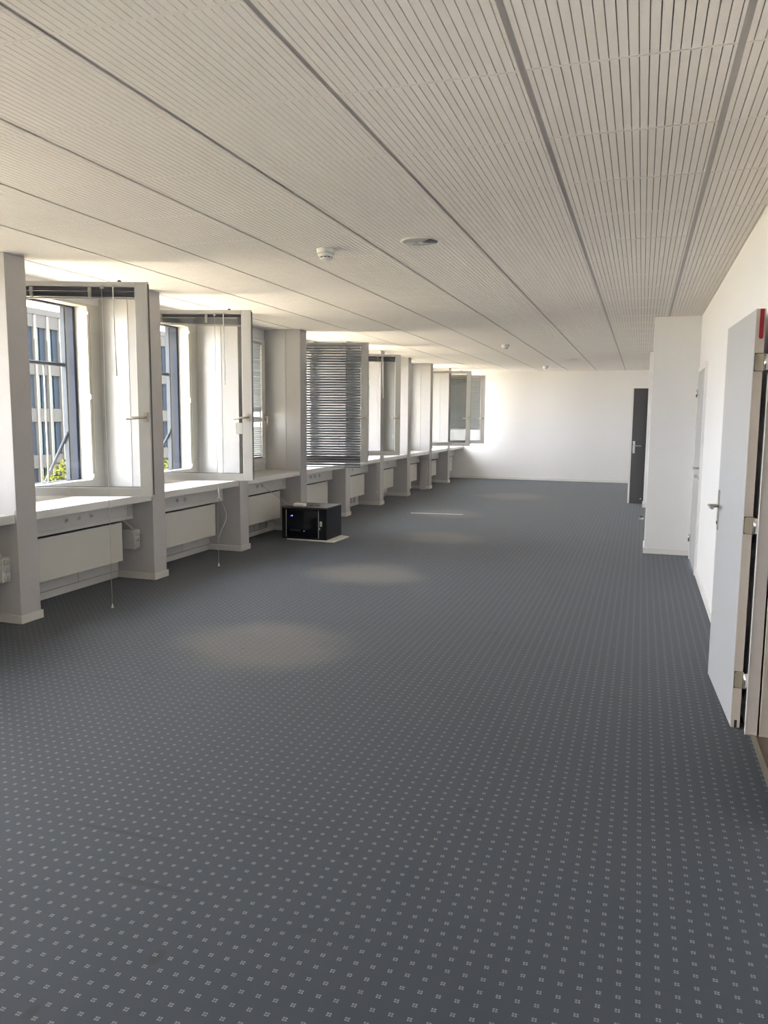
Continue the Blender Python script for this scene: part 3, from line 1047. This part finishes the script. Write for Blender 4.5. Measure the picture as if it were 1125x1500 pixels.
# dark door standing open far down the room
d3 = empty('door_3', (-0.182, 14.15, 0))
tag(d3, 'dark grey door standing open near the far wall', 'door', kind='structure')
leaf = box(0.004, 0.73, 0, 0.04, 0.008, 1.975).build('leaf', 'door_dark', d3, 0.002)
box(-0.001, 0.030, -0.003, 0.041, 0.008, 1.978).build('edge_band', 'skirtw', leaf)
b = box(0.052, 0.088, -0.006, 0, 0.87, 1.08).build('handle_plate', 'chrome', leaf, 0.005)
MB().tube([(0.07, 0, 1.0), (0.07, -0.05, 1.0)], 0.009, 10).tube([(0.062, -0.05, 1.0), (0.19, -0.05, 1.0)], 0.009, 10).build('lever', 'steel', leaf)
box(-0.003, -0.001, 0.012, 0.028, 0.86, 1.05).build('lock_face', 'steel', leaf)
MB().lathe([(0.011, 0), (0.011, 0.004)], 12, T(0.215, 0, 0.09) @ RX(PI / 2)).build('door_button', 'white', leaf)
ds = empty('door_stop', (0.055, 11.98, 0))
tag(ds, 'small white floor door stop beside the white column', 'door stop')
MB().lathe([(0.032, 0), (0.032, 0.02), (0.028, 0.026)], 20).build('base', 'white', ds)
MB().lathe([(0.020, 0.026), (0.020, 0.045), (0.014, 0.05)], 20).build('buffer', 'gasket', ds)

# ------------------------------------------------------------------ outside: ground, building across the court, trees
GZ = -8.0
gr = box(-240, XO - 0.2, -200, 260, GZ - 0.3, GZ).build('ground', 'grass')
tag(gr, 'sunlit ground outside, far below the windows', 'ground', kind='structure')
ob = empty('office_building', (-39, 34, GZ))
tag(ob, 'grey office block with tall narrow windows seen through the open sashes', 'building')
MOD, NM, FH = 1.2, 28, 3.16
top = 8.35 - GZ
box(-12, -0.35, 0, MOD * NM, 0, top).build('core', 'ext_dark', ob)
box(-12.2, 0.05, -0.1, MOD * NM + 0.1, top - 0.25, top + 0.15).build('parapet', 'ext_panel', ob)
spm = box(-0.34, 0.0, 0.09, MOD - 0.09, 0, 0.9).mesh('spandrel_panel', 'ext_panel')
pnm = box(-0.30, -0.24, 0.09, 0.09 + 0.50, 0, FH - 0.9).mesh('window_pane', 'ext_glass')
lvm = box(-0.30, -0.16, 0.62, MOD - 0.09, 0, FH - 0.9).mesh('louvre_panel', 'ext_dark')
fnm = box(-0.34, 0.12, -0.07, 0.07, 0, top - 0.3).mesh('facade_fin', 'ext_fin')
for j in range(NM + 1):
    put('facade_fin', fnm, ob).location = (0, j * MOD, 0)
    if j == NM:
        break
    for i in range(5):
        zs = 7.25 - GZ - i * FH
        put('spandrel_panel', spm, ob).location = (0, j * MOD, zs)
        put('window_pane', pnm, ob).location = (0, j * MOD, zs - (FH - 0.9))
        put('louvre_panel', lvm, ob).location = (0, j * MOD, zs - (FH - 0.9))


def tree(x, y, h, rad, label):
    r = empty('tree', (x, y, GZ))
    tag(r, label, 'tree', 'trees in the court outside')
    MB().lathe([(0.16, 0), (0.11, h * 0.45), (0.05, h * 0.8)], 10).build('trunk', 'bark', r)
    b = MB()
    rnd = random.Random(int(x * 7 + y))
    for i in range(900):
        d = Vector((rnd.gauss(0, 1), rnd.gauss(0, 1), rnd.gauss(0, 1))).normalized() * rad * rnd.uniform(0.45, 1) ** 0.5
        c = Vector((0, 0, h * 0.72)) + Vector((d.x, d.y, d.z * 0.9))
        s = rnd.uniform(0.10, 0.2)
        u = Vector((rnd.gauss(0, 1), rnd.gauss(0, 1), rnd.gauss(0, 1))).normalized()
        v = u.orthogonal().normalized()
        n = len(b.v)
        w = u.cross(v) * 0.02
        b.v += [tuple(c + u * s), tuple(c + v * s * 0.5 + w), tuple(c - u * s), tuple(c - v * s * 0.5 + w)]
        b.f += [(n, n + 1, n + 2, n + 3)]
        b.sm += [False]
    b.build('foliage', 'leaf', r)['kind'] = 'stuff'


tree(-36.0, 43.2, 6.6, 2.0, 'yellow-green tree before the office block, seen through the nearest window')
tree(-31.0, 49.0, 6.9, 2.1, 'yellow-green tree top low in the second open window')
